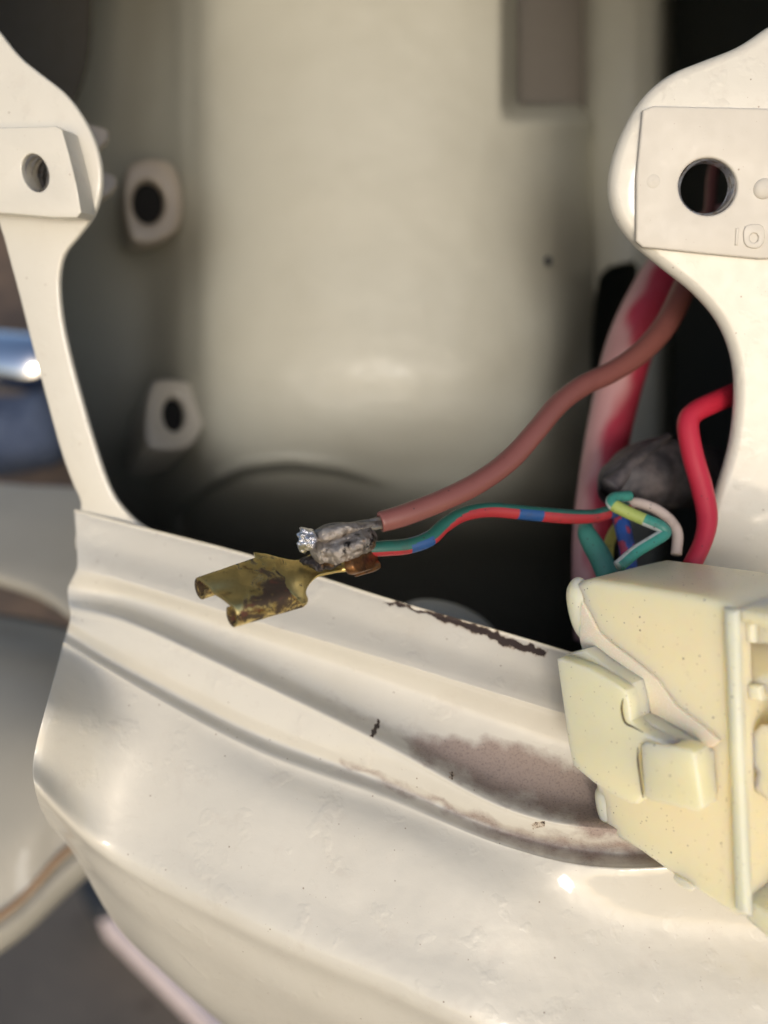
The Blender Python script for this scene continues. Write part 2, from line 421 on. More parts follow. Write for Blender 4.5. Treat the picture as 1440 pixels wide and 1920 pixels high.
# small tabs behind the left ear
TB = Plane((200, 300, 16.2), (260, 300, 16.4), (200, 400, 16.2))
for q in ([(150, 232), (192, 238), (204, 250), (196, 268), (170, 282)], [(160, 318), (205, 324), (219, 336), (214, 354), (188, 372), (165, 372)]):
    prism('weld_tab', TB, q, 0, -.3, M_nut, body, .05, n=3)

# ------------------------------------------------------------------ ridged lower panel
COLS = 8
def Dp(px, py):
    return 15.0 - .0021 * (px - 145) - .0030 * (py - (955 + .28 * (px - 145)))
rowsP = [  # offset toward the viewer, then pixels from the left edge of the panel to beyond the right edge of the picture
 (-1.6, [(150, 962), (250, 990), (480, 1052), (720, 1128), (950, 1196), (1200, 1272), (1500, 1360), (1750, 1430)]),
 (-.12, [(146, 956), (250, 984), (480, 1044), (720, 1120), (950, 1187), (1200, 1262), (1500, 1352), (1750, 1422)]),
 (.0,  [(147, 964), (250, 991), (480, 1051), (720, 1127), (950, 1194), (1200, 1270), (1500, 1360), (1750, 1430)]),
 (.04, [(150, 1010), (250, 1040), (480, 1105), (720, 1180), (950, 1250), (1200, 1325), (1500, 1405), (1750, 1470)]),
 (.17, [(152, 1058), (250, 1084), (480, 1157), (720, 1228), (950, 1298), (1200, 1372), (1500, 1450), (1750, 1510)]),
 (.13, [(148, 1076), (250, 1100), (480, 1170), (720, 1242), (950, 1314), (1200, 1388), (1500, 1466), (1750, 1525)]),
 (-.18, [(136, 1102), (250, 1122), (480, 1196), (720, 1280), (950, 1366), (1180, 1440), (1480, 1500), (1740, 1545)]),
 (-.14, [(136, 1122), (250, 1145), (480, 1242), (720, 1355), (950, 1462), (1170, 1510), (1470, 1530), (1735, 1560)]),
 (.24, [(138, 1140), (250, 1166), (480, 1272), (720, 1388), (950, 1508), (1150, 1548), (1450, 1550), (1730, 1575)]),
 (.24, [(140, 1156), (250, 1186), (480, 1292), (720, 1408), (950, 1524), (1150, 1562), (1450, 1565), (1730, 1590)]),
 (.10, [(138, 1172), (250, 1232), (480, 1348), (720, 1445), (950, 1545), (1150, 1580), (1450, 1580), (1730, 1605)]),
 (-.07, [(133, 1192), (250, 1262), (480, 1378), (720, 1468), (950, 1562), (1150, 1600), (1450, 1595), (1730, 1620)]),
 (.13, [(128, 1208), (250, 1280), (480, 1402), (720, 1490), (950, 1584), (1150, 1622), (1450, 1610), (1730, 1640)]),
 (.15, [(124, 1226), (250, 1300), (480, 1424), (720, 1512), (950, 1600), (1150, 1640), (1450, 1630), (1730, 1660)]),
 (.10, [(100, 1320), (250, 1400), (480, 1500), (720, 1580), (950, 1680), (1170, 1730), (1460, 1740), (1740, 1760)]),
 (-.02, [(74, 1425), (220, 1530), (480, 1640), (720, 1730), (950, 1800), (1180, 1860), (1470, 1880), (1750, 1900)]),
 (-.12, [(76, 1490), (212, 1602), (480, 1738), (720, 1838), (930, 1930), (1190, 2010), (1480, 2050), (1760, 2080)]),
 (-.42, [(98, 1545), (240, 1650), (500, 1790), (730, 1890), (940, 1985), (1190, 2060), (1490, 2110), (1770, 2150)]),
 (-1.3, [(150, 1612), (290, 1740), (560, 1890), (790, 1990), (980, 2080), (1220, 2160), (1500, 2220), (1780, 2260)]),
 (-3.2, [(250, 1770), (400, 1895), (640, 2010), (860, 2100), (1040, 2180), (1260, 2260), (1520, 2330), (1800, 2380)]),
 (-6.5, [(440, 1930), (560, 2030), (760, 2120), (940, 2200), (1100, 2280), (1300, 2350), (1560, 2420), (1820, 2470)]),
]
rows = []
for j, (off, pts) in enumerate(rowsP):
    r = []
    for i, (x, y) in enumerate(pts):
        o2 = off
        if j in (6, 7, 8, 9) and i == 0: o2 = off * .4
        if j in (11,) and i >= 5: o2 = off * 1.2
        if j == 11 and 3 <= i <= 3: o2 = off * .5
        if 14 <= j <= 16: o2 = off + (.16 if i in (2, 3) else .1 if i in (1, 4) else -.32 * (i - 4))
        if i == 0 and j > 2: o2 -= .04
        r.append((x, y, Dp(x, y) - o2))
    x, y, d = r[0]
    r = [(x + 60, y + 5, d + 4), (x + 18, y + 3, d + 1.1), (x + 3, y + 1, d + .22)] + r
    rows.append(r)
def poly_d(px, py, pts):
    best = 1e9
    for (x0, y0), (x1, y1) in zip(pts, pts[1:]):
        dx, dy = x1 - x0, y1 - y0; t = max(0, min(1, ((px - x0) * dx + (py - y0) * dy) / (dx * dx + dy * dy)))
        best = min(best, math.hypot(px - x0 - t * dx, py - y0 - t * dy))
    return best
def pn(x, y, s, z=0): return noise.fractal(Vector((x / s, y / s, z)), .8, 2.0, 5)
def inside(px, py, poly):
    c = False; j = len(poly) - 1
    for i in range(len(poly)):
        if (poly[i][1] > py) != (poly[j][1] > py) and px < (poly[j][0] - poly[i][0]) * (py - poly[i][1]) / (poly[j][1] - poly[i][1]) + poly[i][0]: c = not c
        j = i
    return c
patch = [(740, 1375), (770, 1378), (800, 1382), (900, 1385), (960, 1400), (1060, 1420), (1140, 1460), (1240, 1500), (1240, 1565), (1100, 1575), (1060, 1535), (1000, 1515), (930, 1490), (870, 1452), (800, 1425), (760, 1400)]
groove = [(640, 1432), (700, 1455), (763, 1482), (830, 1512), (893, 1540), (960, 1568), (1030, 1586), (1110, 1596), (1200, 1590), (1260, 1580)]
chip = [(722, 1128), (760, 1136), (800, 1148), (850, 1163), (890, 1178), (930, 1194), (970, 1210), (1018, 1224)]
def grime(px, py):
    w = pn(px, py, 60) * 22; x, y = px + w, py + pn(px, py, 60, 7) * 18
    a = 0
    if 500 < px < 1350 and 1250 < py < 1700:
        e = poly_d(x, y, patch + patch[:1])
        a = .5 + min(.42, e / 50) if inside(x, y, patch) else max(0, .5 - e / 32)
        gw = 10 + max(0, (px - 800)) * .055
        a = max(a, (.62 + .2 * min(1, max(0, (px - 760) / 200))) * max(0, 1 - poly_d(x, y, groove) / gw / 1.7))
        a = max(a, .34 * max(0, 1 - poly_d(x, y, [(600, 1300), (680, 1345), (780, 1375)]) / 26))
    b = 0
    if 690 < px < 1050 and 1100 < py < 1260:
        th = 2.5 + 7 * max(0, min(1, (px - 780) / 60)) * (0.75 + .5 * pn(px, py, 25))
        b = max(0, 1.0 - poly_d(px, py + pn(px, py, 18, 3) * 6, chip) / (th * 1.8))
    for (p, q, rr, am) in (((711, 1352), (697, 1380), 4, .8), ((845, 1450), (848, 1458), 4, .5), ((1018, 1545), (1002, 1548), 5, .5)):
        if abs(px - p[0]) < 40 and abs(py - p[1]) < 50: b = max(b, min(am, 1.3 - poly_d(px + 3 * pn(px, py, 14), py + 3 * pn(px, py, 14, 9), [p, q]) / rr * .8))
    return (a, max(0, b), 0, 1)
sheet('lower_panel', rows, 44, 24, M_lower, body, attr=grime, fn=lambda x, y, d: d + .014 * pn(x, y, 260, 2) + .004 * pn(x, y, 60, 3) * min(1, max(0, (y - 1380) / 200)))

# ------------------------------------------------------------------ inner wall of the cavity
def lerp1(x, t):
    for (a, b), (c, d) in zip(t, t[1:]):
        if x <= c: return b + (d - b) * max(0, (x - a)) / (c - a)
    return t[-1][1]
def wrow(y, bottom=0, ds=None):
    xs = [-160, 60, 190, 260, 310, 352, 410, 560, 720, 860, 960, 1020, 1060, 1110]
    d0 = [24.6, 24.4, 24.2, 23.9, 23.35, 22.4, 21.45, 20.9, 20.7, 20.8, 21.2, 21.8, 22.7, 24.6]
    xm = 0 if y < 400 else max(lerp1(y, [(400, 10), (500, 52), (660, 92), (830, 140), (900, 165), (1000, 180), (1300, 185)]), 0)
    if y >= 400: xs = [xm + (x + 160) / 460 * (300 - xm) if x < 300 else x for x in xs]
    return [(x, y, d + bottom) for x, d in zip(xs, d0)]
rw = [wrow(-1500, -2.4), wrow(-700, -.9), wrow(-350, -.5), wrow(-100, -.3), wrow(150, -.1), wrow(400), wrow(650, 0), wrow(740, .2), wrow(810, .6), wrow(870, 1.3), wrow(930, 2.5), wrow(1000, 5), wrow(1080, 8.5), wrow(1250, 14)]
# recess in the upper right of the wall
def infn(px, py, d):
    def sm(e0, e1, x):
        t = max(0, min(1, (x - e0) / (e1 - e0))); return t * t * (3 - 2 * t)
    r = sm(935, 975, px) * (1 - sm(180, 235, py)) * 2.0
    low = sm(880, 1120, px + (py - 350) * .1) * sm(200, 300, py) * (1 - sm(330, 520, py)) * .5
    if 130 < px < 1110: d += .03 * pn(px, py, 160, 5)
    yc = lerp1(px, [(330, 960), (395, 908), (455, 878), (540, 868), (640, 880), (760, 915)])
    st = .9 * sm(0, 16, py - yc) * sm(325, 345, px) * (1 - sm(600, 760, px)) - .12 * math.exp(-((py - yc + 8) / 10) ** 2) * sm(325, 345, px) * (1 - sm(560, 720, px))
    return d + r + low + st
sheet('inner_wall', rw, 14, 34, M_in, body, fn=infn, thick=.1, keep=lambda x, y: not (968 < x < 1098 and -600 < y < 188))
M_rec = paint('dark_brown_grey', (.15, .135, .115), spk=False, rough=.6, peel=.1, coat=0)  # even dark brown-grey for the plate behind the cut recess
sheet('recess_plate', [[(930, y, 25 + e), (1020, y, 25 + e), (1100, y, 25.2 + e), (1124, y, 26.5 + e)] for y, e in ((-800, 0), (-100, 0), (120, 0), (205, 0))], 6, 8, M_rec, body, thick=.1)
# pillar to the right of the wall, with black gaps on either side
gap = [(1108, 560), (1118, 515), (1140, 496), (1186, 486), (1197, 500), (1190, 600), (1180, 720), (1168, 900), (1150, 1300), (1060, 1300)]
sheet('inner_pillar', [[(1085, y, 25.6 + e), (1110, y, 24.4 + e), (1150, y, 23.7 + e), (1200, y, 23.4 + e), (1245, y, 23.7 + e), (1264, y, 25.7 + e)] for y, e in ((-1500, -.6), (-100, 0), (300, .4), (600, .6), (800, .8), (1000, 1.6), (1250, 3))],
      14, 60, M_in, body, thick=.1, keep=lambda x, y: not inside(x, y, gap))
# tunnel that closes the cavity behind the panel
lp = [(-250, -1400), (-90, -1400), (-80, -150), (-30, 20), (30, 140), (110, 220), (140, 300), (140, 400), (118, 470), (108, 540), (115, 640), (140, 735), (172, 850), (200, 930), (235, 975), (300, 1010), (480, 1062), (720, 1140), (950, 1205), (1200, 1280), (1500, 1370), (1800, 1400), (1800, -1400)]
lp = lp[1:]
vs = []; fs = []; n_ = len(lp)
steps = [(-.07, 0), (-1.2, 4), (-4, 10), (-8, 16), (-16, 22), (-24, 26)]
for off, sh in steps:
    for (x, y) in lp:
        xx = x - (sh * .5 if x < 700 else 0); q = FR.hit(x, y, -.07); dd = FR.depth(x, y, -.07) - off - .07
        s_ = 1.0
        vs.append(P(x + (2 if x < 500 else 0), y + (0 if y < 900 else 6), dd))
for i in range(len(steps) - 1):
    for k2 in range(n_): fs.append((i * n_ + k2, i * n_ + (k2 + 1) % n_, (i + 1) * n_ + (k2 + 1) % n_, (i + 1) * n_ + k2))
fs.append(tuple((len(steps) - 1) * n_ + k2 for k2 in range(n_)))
recenter(link('cavity_shell', mesh('cavity_shell', vs, fs, False), M_shade, body))
# pressed flange in the upper left corner
FL = Plane((0, 0, 19.5), (150, 0, 20.2), (0, 200, 19.8))
prism('side_flange', FL, [(-260, -400), (172, -400), (173, 0), (171, 70), (163, 130), (140, 190), (100, 240), (20, 290), (-260, 300)], 0, -.25, M_oli, body, .1, n=2)
# seam low in the cavity and the dome behind the lip
dome('pressed_dome', Plane((850, 1200, 16.5), (950, 1235, 16.3), (850, 1100, 17.5)), 840, 1178, 100, .4, 0, M_in, body, .55)
# weld nuts
def weldnut(c, d, tilt, outline, hole, depth_, m):
    pl = Plane((c[0], c[1], d), (c[0] + 50, c[1], d + tilt[0]), (c[0], c[1] + 50, d + tilt[1]))
    o = prism('weld_nut', pl, outline, 0, -depth_, m, body, .12, [hole], n=3, res=4)
    h = prism('bore_shade_plug', pl, [(c[0] + (x - c[0]) * 1.06, c[1] + (y - c[1]) * 1.06) for x, y in hole], -.25, -depth_ + .02, M_blk, o, .01, n=1)  # black plug painting in the darkness inside the hole
    h.matrix_parent_inverse = Matrix.Translation(-o.location)
    return o
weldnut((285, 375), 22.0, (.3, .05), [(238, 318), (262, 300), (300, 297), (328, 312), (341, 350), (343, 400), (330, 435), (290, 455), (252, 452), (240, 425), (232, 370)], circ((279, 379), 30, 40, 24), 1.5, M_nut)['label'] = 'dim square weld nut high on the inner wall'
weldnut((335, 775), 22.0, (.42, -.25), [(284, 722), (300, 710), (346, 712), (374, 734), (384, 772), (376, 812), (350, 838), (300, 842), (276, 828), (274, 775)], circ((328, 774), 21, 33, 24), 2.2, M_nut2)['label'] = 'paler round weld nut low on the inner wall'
# ------------------------------------------------------------------ wires
brn = thing('brown_wire', P(705, 980, 11.3), 'thick brown insulated wire soldered to the brass terminal by its bare end', 'wire')
brn_path = [(712, 979, 11.6), (760, 965, 11.7), (830, 938, 11.9), (900, 903, 12.2), (958, 860, 12.5), (1005, 808, 12.8), (1048, 757, 13.2), (1095, 722, 13.6), (1150, 696, 14.0), (1205, 658, 14.4), (1250, 606, 14.8), (1283, 540, 15.2), (1312, 470, 15.8), (1330, 400, 16.4), (1338, 320, 17), (1370, 260, 17.6), (1480, 230, 18)]
tube('insulation', brn_path, [20, 21, 21, 21, 21, 20, 20, 20, 20, 21, 22, 22, 19, 11, 10, 10, 10], M_brown, brn, 12, 32, rim=.62, wob=.02)
tube('bare_strands', [(578, 1016, 11.45), (600, 1006, 11.42), (640, 996, 11.42), (680, 988, 11.5), (725, 978, 11.65)], [12, 15, 15, 13, 11], M_tinw, brn, 14, 32, wob=.5)

G_, R_c, B_ = (.013, .095, .075), (.30, .022, .028), (.012, .06, .19)
def rg(L, a):
    blue = any(x0 < L < x1 for x0, x1 in ((.62, .95), (2.55, 2.98), (4.2, 4.4)))
    c = R(118 - min(L, 2.2) * 8); w = 62 if L < 1.2 else 62 - 26 * min(1, (L - 1.2) / .5)
    dd = abs((a - c + math.pi) % (2 * math.pi) - math.pi)
    if blue and dd > R(30): return B_
    return G_ if dd < R(w) else R_c
wr = tube('striped_wire', [(690, 1030, 11.75), (720, 1028, 11.8), (765, 1024, 11.9), (805, 1010, 12), (835, 984, 12.15), (870, 964, 12.3), (920, 956, 12.5), (990, 962, 12.7), (1060, 968, 12.9), (1110, 968, 13.1), (1150, 958, 13.3), (1190, 945, 13.8)], [14, 15, 15, 15, 14, 14, 14, 14, 14, 13, 13, 12], M_str, None, 22, 48, colour=rg)
tag(wr, 'thin red and green striped wire with blue bands running below the brown wire', 'wire')
PH = 0.3
def pk(L, a):
    w = noise.noise(Vector((L * 1.2, math.cos(a), math.sin(a))))
    st = math.cos(a - PH + .25 * math.sin(L * 1.3))
    t = max(0, min(1, (st + w * .5 - .35) * 3))
    c0, c1 = (.50, .27, .26), (.36, .03, .055)
    return tuple(x * (1 - t) + y * t for x, y in zip(c0, c1))
pc = tube('pink_cable', [(1460, 420, 18), (1350, 432, 18), (1268, 495, 17.6), (1215, 575, 17.2), (1178, 660, 17), (1152, 760, 16.8), (1130, 870, 16.4), (1112, 980, 16), (1106, 1080, 15.8), (1110, 1200, 15.8)], [44, 44, 46, 46, 45, 42, 40, 36, 33, 33], M_pink, None, 12, 32, colour=pk)
tag(pc, 'thick faded pink cable streaked with darker red, standing behind the other wires', 'cable')
rw_ = tube('red_wire', [(1460, 700, 14.4), (1400, 728, 14), (1345, 752, 13.7), (1304, 772, 13.5), (1290, 795, 13.4), (1298, 850, 13.3), (1316, 915, 13.2), (1326, 970, 13.1), (1318, 1015, 13), (1296, 1062, 12.9)], [20, 20, 20, 20, 20, 20, 20, 19, 17, 17], M_red, None, 12, 32)
tag(rw_, 'bright red wire bent sharply beside the right side of the frame', 'wire')
slv = tube('black_sleeve', [(1140, 932, 14.2), (1168, 908, 14.4), (1220, 890, 14.8), (1300, 895, 15.2), (1390, 905, 15.8), (1500, 915, 16.5)], [26, 50, 64, 60, 54, 54], M_slv, None, 12, 40, wob=.14, rim=.85, caps=(False, True))
tag(slv, 'dusty black harness sleeve with a torn open end', 'wire sleeve')
fl_ = tube('torn_sleeve_flap', [(1140, 915, 14.0), (1175, 880, 14.1), (1215, 845, 14.3), (1254, 818, 14.6)], [22, 14, 11, 7], M_slv, slv, 10, 16, wob=.2)
fl_.matrix_parent_inverse = Matrix.Translation(-slv.location)
def gw(L, a):
    if .55 < L < 1.05: return (.33, .40, .10) if math.sin(a) > -.2 else (.35, .5, .5)
    return (.04, .24, .185) if math.sin(a * 1 + .6) > 0.0 else (.50, .54, .50)
z1 = tube('green_white_wire', [(1180, 930, 13.4), (1152, 934, 13.2), (1150, 946, 13.1), (1180, 962, 13.0), (1210, 975, 12.9), (1240, 988, 12.8), (1246, 1000, 12.8), (1222, 1016, 12.7), (1190, 1036, 12.6), (1160, 1062, 12.5)], [10, 11, 12, 12, 12, 12, 12, 12, 12, 12], M_str, None, 12, 32, colour=gw)
tag(z1, 'green and white striped wire folded in a zigzag above the plastic housing', 'wire')
z2 = tube('white_wire', [(1175, 942, 13.6), (1200, 944, 13.5), (1230, 955, 13.4), (1256, 975, 13.3), (1270, 1000, 13.2), (1268, 1040, 13.1)], 10, M_white, None, 12, 24)
tag(z2, 'dirty white wire arching over the green and white one', 'wire')
def br(L, a):
    return (.40, .05, .09) if noise.noise(Vector((L * 3.2, math.cos(a) * 1.2, math.sin(a) * 1.2 + 4))) > .12 else (.025, .085, .32)
z3 = tube('blue_red_wire', [(1160, 945, 13.9), (1163, 965, 13.8), (1170, 1000, 13.6), (1176, 1030, 13.5), (1180, 1070, 13.4)], [14, 15, 15, 15, 15], M_str, None, 22, 40, colour=br)
tag(z3, 'short blue wire mottled with red, rising out of the plastic housing', 'wire')
z4 = tube('green_wire', [(1098, 985, 13.9), (1100, 1000, 13.7), (1112, 1022, 13.6), (1126, 1046, 13.5), (1140, 1080, 13.4)], [12, 17, 20, 21, 21], M_green, None, 12, 28)
tag(z4, 'thick dull green wire at the left end of the wire bundle', 'wire')
z5 = tube('yellow_wire', [(1160, 985, 14.2), (1150, 1000, 14.2), (1142, 1020, 14.1), (1140, 1050, 14)], 10, M_yel, None, 10, 20)
tag(z5, 'thin yellow wire between the green and blue wires', 'wire')

# ------------------------------------------------------------------ brass terminal
A0 = P(367, 1079, 11.0); A1 = P(490, 1037, 11.62); B0 = P(446, 1146, 10.55); B1 = Plane((367, 1079, 11.0), (490, 1037, 11.62), (446, 1146, 10.55)).hit(570, 1112)
e3 = (A1 - A0).cross(B0 - A0).normalized()
if e3.dot(CM.translation - A0) > 0: e3 = -e3           # points away from the viewer
term = thing('terminal', A0, 'brass female spade terminal with solder covered crimp at the end of the wires', 'wire terminal')
def receptacle():
    wv = (B0 - A0); wl = wv.length; w = wv / wl
    def prof(side):                                      # curled edge: outwards, under and back inwards to the middle
        pts = []
        r = .105; hgt = .30
        for i in range(0, 25):
            a = -math.pi / 2 + i / 24 * math.pi * 1.62
            # centre of the curl lies inside the edge, below the plate
            x = r - r * math.cos(a + 0) * 1.0; y = hgt / 2 + hgt / 2 * math.sin(a)
            pts.append((x, y))
        return pts
    up = prof(0)
    full = [(x, y) for x, y in reversed(up)] + [(.2 + (wl - .4) * t / 14, .0) for t in range(15)] + [(wl - x, y) for x, y in up]
    fine = full
    vs = []; nL = 30
    Lv0 = A1 - A0; Lv1 = B1 - B0
    for i in range(nL + 1):
        t = i / nL
        for (x, y) in fine:
            s_ = x / wl
            base = A0.lerp(B0, s_) + Lv0.lerp(Lv1, s_) * t * (1 + (.06 * math.sin(s_ * 9) if t > .9 else 0))
            nz = .006 * noise.noise(Vector((x * 4, t * 4, y * 3)))
            dip = .03 * math.exp(-((s_ - .45) / .12) ** 2) * math.exp(-(t / .2) ** 2)
            vs.append(base + e3 * (y + nz + dip))
    n1 = len(fine); fs = []
    for i in range(nL):
        for k_ in range(n1 - 1): fs.append((i * n1 + k_, i * n1 + k_ + 1, (i + 1) * n1 + k_ + 1, (i + 1) * n1 + k_))
    me = mesh('receptacle', vs, fs)
    at = me.color_attributes.new('stain', 'FLOAT_COLOR', 'POINT'); cc = []
    for i in range(nL + 1):
        for (x, y) in fine:
            t = i / nL; s_ = x / wl
            f = math.exp(-(((s_ - .62) / .22) ** 2 + ((t - .72) / .3) ** 2)) + .8 * math.exp(-(((s_ - .93) / .12) ** 2 + ((t - .55) / .5) ** 2)) + .35 * math.exp(-((t - 1) / .12) ** 2) + .4 * math.exp(-(((s_ - .05) / .06) ** 2))
            if y > .06: f = max(f, .75)
            cc += [min(1, f), 0, 0, 1]
    at.data.foreach_set('color', cc)
    o = link('receptacle', me, M_brass, term)
    md = o.modifiers.new('sheet', 'SOLIDIFY'); md.thickness = .045; md.offset = 0
    md = o.modifiers.new('edge', 'BEVEL'); md.width = .005; md.segments = 2; md.limit_method = 'ANGLE'; md.angle_limit = R(50)
    return recenter(o)
receptacle()
TP = Plane((367, 1079, 11.0), (490, 1037, 11.62), (446, 1146, 10.55))
prism('neck', TP, [(478, 1042), (492, 1037), (508, 1040), (535, 1047), (560, 1049), (590, 1036), (640, 1030), (650, 1062), (612, 1074), (596, 1078), (584, 1088), (576, 1100), (574, 1112), (578, 1124), (570, 1132), (556, 1120)], .022, -.024, M_brass, term, .012, n=3)
def blob(name, pts, rad, m, parent, rough=.3, freq=4.5, seg=72, n=16, flat=.8, sq=1.0):
    q = [Vector((*P(*p), r * p[2] / FPX)) for p, r in zip(pts, rad)]
    q = spline(q, n); vs = []; fs = []
    T = (Vector(q[-1][:3]) - Vector(q[0][:3])).normalized(); N = e3.cross(T).normalized(); B = T.cross(N)
    for i, v in enumerate(q):
        c = Vector(v[:3]); r = v[3]
        for k_ in range(seg):
            a = 2 * math.pi * k_ / seg + .35; ca, sa = math.cos(a), math.sin(a)
            d_ = N * math.copysign(abs(ca) ** sq, ca) + B * math.copysign(abs(sa) ** sq, sa) * flat
            p_ = c + d_ * r
            nn = noise.fractal(p_ * freq, .9, 2.1, 5) * rough + .10 * rough * noise.noise(p_ * 16)
            vs.append(c + d_ * r * (1 + nn))
    m_ = len(q)
    for i in range(m_ - 1):
        for k_ in range(seg): fs.append((i * seg + k_, i * seg + (k_ + 1) % seg, (i + 1) * seg + (k_ + 1) % seg, (i + 1) * seg + k_))
    fs.append(tuple(reversed(range(seg)))); fs.append(tuple(range((m_ - 1) * seg, m_ * seg)))
    return recenter(link(name, mesh(name, vs, fs), m, parent))
blob('solder_blob', [(582, 1036, 11.45), (586, 1034, 11.42), (594, 1031, 11.36), (604, 1028, 11.3), (634, 1022, 11.25), (664, 1015, 11.26), (684, 1010, 11.32), (696, 1006, 11.4), (702, 1004, 11.45), (706, 1003, 11.5)], [5, 18, 29, 34, 37, 37, 34, 28, 16, 4], M_sol, term, .30, 3.4, seg=140, n=20, flat=.55, sq=.62)
blob('solder_flash', [(590, 1010, 11.3), (606, 1002, 11.2), (640, 994, 11.2), (672, 988, 11.3), (704, 983, 11.5)], [8, 13, 13, 11, 5], M_sol, term, .5, 3.5, 64, 14, .8)
blob('flux_residue', [(562, 1050, 11.5), (576, 1052, 11.42), (596, 1056, 11.38), (618, 1058, 11.4), (640, 1056, 11.45)], [5, 11, 17, 14, 4], M_flux, term, .5, 6, 64, 14, .6)
blob('solder_bead', [(566, 1036, 11.3), (569, 1026, 11.2), (574, 1012, 11.15), (580, 998, 11.2), (586, 992, 11.3)], [4, 11, 16, 14, 4], M_tin, term, .65, 9, 72, 16, .9)
# crimp wings: curled sheet behind and below the solder
tube('crimp_wing', [(586, 1072, 11.6), (620, 1066, 11.65), (655, 1060, 11.7), (682, 1052, 11.75)], [9, 13, 16, 17], M_brass, term, 8, 24, caps=(True, True), flat=.55)
tube('crimp_wing', [(664, 1074, 11.55), (680, 1069, 11.6), (697, 1063, 11.68), (708, 1058, 11.75)], [8.5, 9, 10, 9], M_cop, term, 6, 24, rim=.72)
TW = Plane((690, 1040, 11.6), (712, 1036, 11.95), (690, 1070, 11.45))
prism('crimp_wing', TW, [(664, 1028), (678, 1011), (694, 1012), (704, 1024), (709, 1042), (711, 1054), (704, 1064), (688, 1070), (672, 1073), (662, 1058)], .03, -.12, M_cop, term, .03, n=3)

# ------------------------------------------------------------------ plastic connector housing
CP = Plane((1060, 1090, 11.9), (1380, 1150, 10.0), (1120, 1550, 11.9))
hous = thing('connector_housing', CP.hit(1250, 1400), 'yellowed translucent plastic connector housing with a side latch, at the lower right', 'connector')
prism('shell', CP, [(1078, 1092), (1110, 1086), (1180, 1096), (1300, 1116), (1366, 1132), (1384, 1146), (1388, 1300), (1392, 1500), (1400, 1722), (1380, 1720), (1290, 1660), (1278, 1655), (1200, 1598), (1128, 1556), (1120, 1530), (1112, 1440), (1098, 1300), (1086, 1200)], 0, -2.0, M_pl, hous, .09, n=1, res=4)
prism('mouth_wall', CP, [(1384, 1140), (1480, 1160), (1640, 1195), (1640, 1235), (1480, 1190), (1386, 1166)], -.02, -2.0, M_pl, hous, .06)
prism('mouth_wall', CP, [(1390, 1680), (1480, 1740), (1600, 1820), (1600, 1880), (1480, 1796), (1398, 1726)], -.02, -2.0, M_pl, hous, .06)
prism('mouth_face', CP, [(1378, 1150), (1700, 1210), (1700, 1900), (1396, 1715)], -.30, -.75, M_pl, hous, .05, [[(1386, 1212), (1520, 1222), (1520, 1300), (1440, 1296), (1436, 1285), (1400, 1280)], [(1414, 1382), (1432, 1366), (1520, 1372), (1520, 1500), (1444, 1496), (1420, 1478), (1426, 1450), (1412, 1430)]])
prism('mouth_back', CP, [(1340, 1120), (1700, 1175), (1700, 1920), (1396, 1735)], -1.9, -2.05, M_pl, hous, .05)
# rounded left end bead, rails and ribs
tube('end_bead', [on(CP, 1092, 1090, -.2), on(CP, 1089, 1096, -.16), on(CP, 1088, 1112, -.14), on(CP, 1091, 1140, -.13), on(CP, 1097, 1168, -.13), on(CP, 1102, 1188, -.14), on(CP, 1105, 1197, -.2)], [8, 20, 26, 26, 24, 18, 6], M_pl, hous, 8, 28)
tube('end_bead', [on(CP, 1134, 1470, -.15), on(CP, 1136, 1485, -.14), on(CP, 1140, 1515, -.14), on(CP, 1147, 1540, -.15), on(CP, 1150, 1550, -.2)], [9, 20, 21, 18, 8], M_pl, hous, 8, 28)
prism('frosted_step', CP, [(1090, 1128), (1122, 1186), (1172, 1226), (1232, 1276), (1266, 1324), (1350, 1390), (1300, 1402), (1240, 1372), (1208, 1318), (1172, 1278), (1108, 1248), (1086, 1200)], .045, -.02, M_plr, hous, .02, n=2)
prism('rail', CP, [(1352, 1140), (1380, 1146), (1390, 1420), (1404, 1722), (1374, 1706), (1364, 1420)], .10, -.08, M_pl, hous, .085, res=4)
prism('rib', CP, [(1386, 1166), (1413, 1170), (1414, 1206), (1388, 1204)], -.18, -.5, M_pl, hous, .04)
prism('rib', CP, [(1398, 1284), (1424, 1288), (1428, 1316), (1402, 1312)], -.18, -.5, M_pl, hous, .04)
prism('foot', CP, [(1262, 1640), (1298, 1660), (1296, 1672), (1268, 1658)], .03, -.4, M_pl, hous, .03, n=2)
prism('metal_contact', CP, [(1414, 1400), (1440, 1392), (1460, 1420), (1470, 1480), (1430, 1478), (1412, 1450), (1422, 1432)], -.65, -.9, M_cop, hous, .02)
dome('paint_fleck', Plane((1028, 490, 21.75), (1080, 490, 22.0), (1028, 560, 21.8)), 1028, 490, 8, .06, 0, M_rub, body, 1.2)
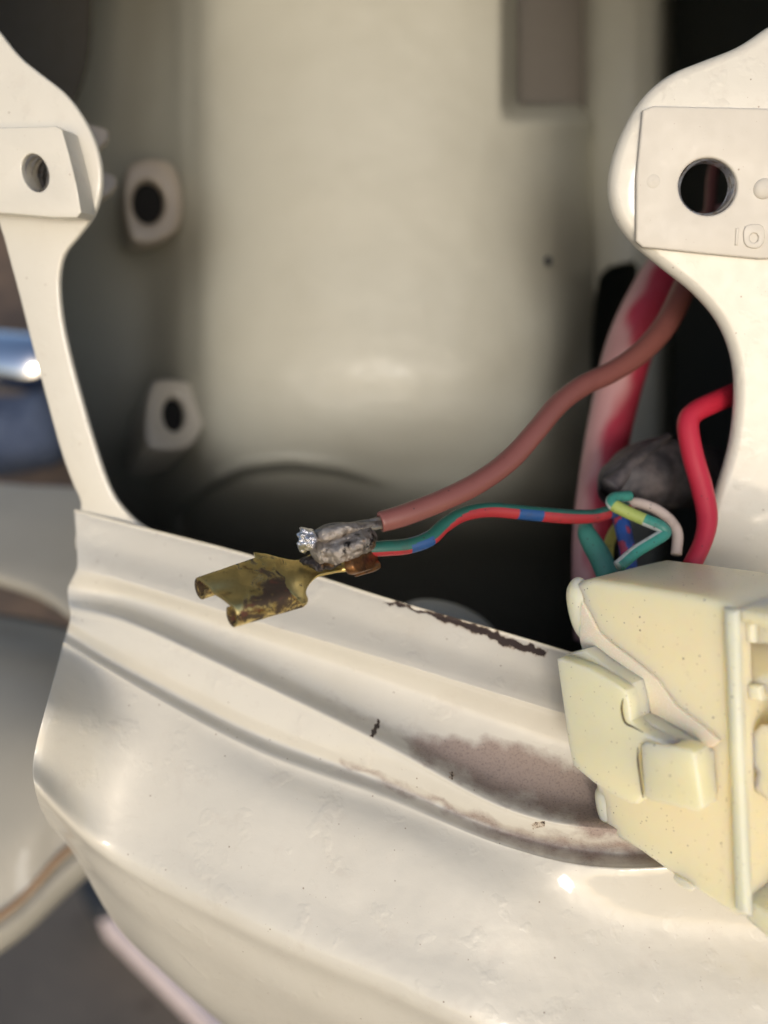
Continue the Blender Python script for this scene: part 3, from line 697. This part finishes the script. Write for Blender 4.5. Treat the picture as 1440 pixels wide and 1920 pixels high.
# latch
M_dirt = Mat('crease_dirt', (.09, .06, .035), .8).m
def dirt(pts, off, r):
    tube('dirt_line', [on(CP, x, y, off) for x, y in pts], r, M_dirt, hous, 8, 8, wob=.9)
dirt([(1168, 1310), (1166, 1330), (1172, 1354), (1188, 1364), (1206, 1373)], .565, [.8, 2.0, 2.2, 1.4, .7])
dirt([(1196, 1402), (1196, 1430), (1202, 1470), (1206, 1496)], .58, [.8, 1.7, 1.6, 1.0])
prism('latch', CP, [(1043, 1236), (1052, 1234), (1105, 1254), (1150, 1280), (1172, 1296), (1180, 1320), (1182, 1352), (1206, 1374), (1262, 1398), (1200, 1396), (1196, 1420), (1206, 1494), (1196, 1508), (1184, 1508), (1150, 1492), (1112, 1468), (1074, 1436), (1066, 1400)], .56, .30, M_pl, hous, .035, n=1, res=3)
prism('latch_arm', CP, [(1058, 1228), (1096, 1218), (1130, 1244), (1186, 1282), (1194, 1310), (1200, 1345), (1290, 1396), (1316, 1420), (1322, 1500), (1250, 1480), (1120, 1420), (1070, 1320)], .30, -.02, M_pl, hous, .03, n=1, res=3)
prism('latch_tab', CP, [(1200, 1398), (1210, 1390), (1292, 1406), (1302, 1414), (1318, 1516), (1308, 1522), (1218, 1502), (1206, 1494)], .60, .25, M_pl, hous, .04, n=1, res=3)

# ------------------------------------------------------------------ things outside, left of the car
t = tube('chrome_bar', [(-500, 640, 44), (-150, 668, 42), (60, 690, 40), (90, 694, 40)], [62, 64, 66, 60], M_chrome, None, 10, 40)
tag(t, 'bright chrome bar, out of focus, left of the frame', 'chrome bar')
b_ = blob('blue_cloth', [(-300, 900, 37), (-180, 860, 37), (-60, 830, 37), (50, 810, 37), (110, 800, 37), (135, 800, 37)], [60, 88, 84, 74, 60, 10], M_blue, None, .25, .25, 48, 10, .9)
tag(b_, 'crumpled dark blue cloth below the chrome bar', 'cloth')
BG = Plane((0, 900, 30), (150, 920, 29), (0, 1100, 26))
q = prism('neighbouring_panel', BG, [(-400, 880), (-100, 895), (60, 905), (190, 930), (260, 1160), (150, 1160), (60, 1105), (-100, 1060), (-400, 1000)], 0, -.6, M_dull, None, .25, n=3)
tag(q, 'dull grey green painted panel, out of focus, under the blue cloth', 'car panel')
bs = sheet('brown_frame_rail', [[(-400, 700 + k_ * 100, 48 - k_), (0, 700 + k_ * 95, 47 - k_), (200, 720 + k_ * 95, 46 - k_), (320, 720 + k_ * 95, 46 - k_)] for k_ in range(-4, 7)], 4, 3, M_bm, None, thick=1)
tag(bs, 'rusty brown frame member in the dark gap behind the panel', 'frame rail')
fend = thing('bumper', P(0, 1500, 24), 'curved grey cream bumper corner, out of focus, at the lower left', 'bumper')
sheet('bumper_skin', [[(-300, 1130, 30), (0, 1150, 29), (150, 1180, 28), (260, 1200, 28)], [(-300, 1230, 27), (0, 1240, 26), (150, 1270, 25.5), (260, 1280, 26)], [(-300, 1400, 24.5), (0, 1380, 23.5), (150, 1380, 23.5), (260, 1380, 24)],
   [(-300, 1650, 22.5), (0, 1560, 22.3), (130, 1480, 22.8), (260, 1430, 23.5)], [(-300, 1850, 22), (0, 1715, 22), (120, 1600, 22.5), (260, 1500, 23)], [(-300, 1900, 21.8), (0, 1750, 21.8), (140, 1625, 22.3), (270, 1540, 23)], [(-300, 1940, 22.6), (0, 1788, 22.5), (165, 1645, 23), (290, 1570, 24)], [(-300, 1910, 25), (0, 1760, 25), (165, 1630, 26), (290, 1570, 27)]], 8, 8, M_dull, fend, thick=.15)
tube('seam', [(-150, 1812, 21.75), (0, 1718, 21.85), (60, 1665, 22.1), (122, 1598, 22.3), (200, 1550, 22.7)], 7, M_seal, fend, 8, 12)
# kerb on the floor
def floor_pt(px, py, z=0):
    o = CM.translation; r = P(px, py, 1) - o; return o + r * ((z - o.z) / r.z)
def floor_box(name, quad, z, m, label, cat):
    top = [floor_pt(x, y, z) for x, y in quad]; vs = [Vector((p.x, p.y, 0.004)) for p in top] + top
    fs = [(4, 5, 6, 7)] + [(i, (i + 1) % 4, 4 + (i + 1) % 4, 4 + i) for i in range(4)] + [(3, 2, 1, 0)]
    me = mesh(name, vs, fs, False); bm = bmesh.new(); bm.from_mesh(me); bmesh.ops.recalc_face_normals(bm, faces=bm.faces); bm.to_mesh(me); bm.free()
    o = link(name, me, m); md = o.modifiers.new('round', 'BEVEL'); md.width = .5; md.segments = 3
    return tag(recenter(o), label, cat)
floor_box('painted_kerb', [(178, 1718), (215, 1700), (560, 2030), (500, 2040)], 3, M_kerb, 'pale pinkish painted edging strip on the floor below the panel', 'edging strip')
floor_box('rubber_block', [(140, 1655), (190, 1630), (235, 1690), (185, 1715)], 4, M_rub, 'small dark rubber block at the far end of the edging strip', 'rubber block')
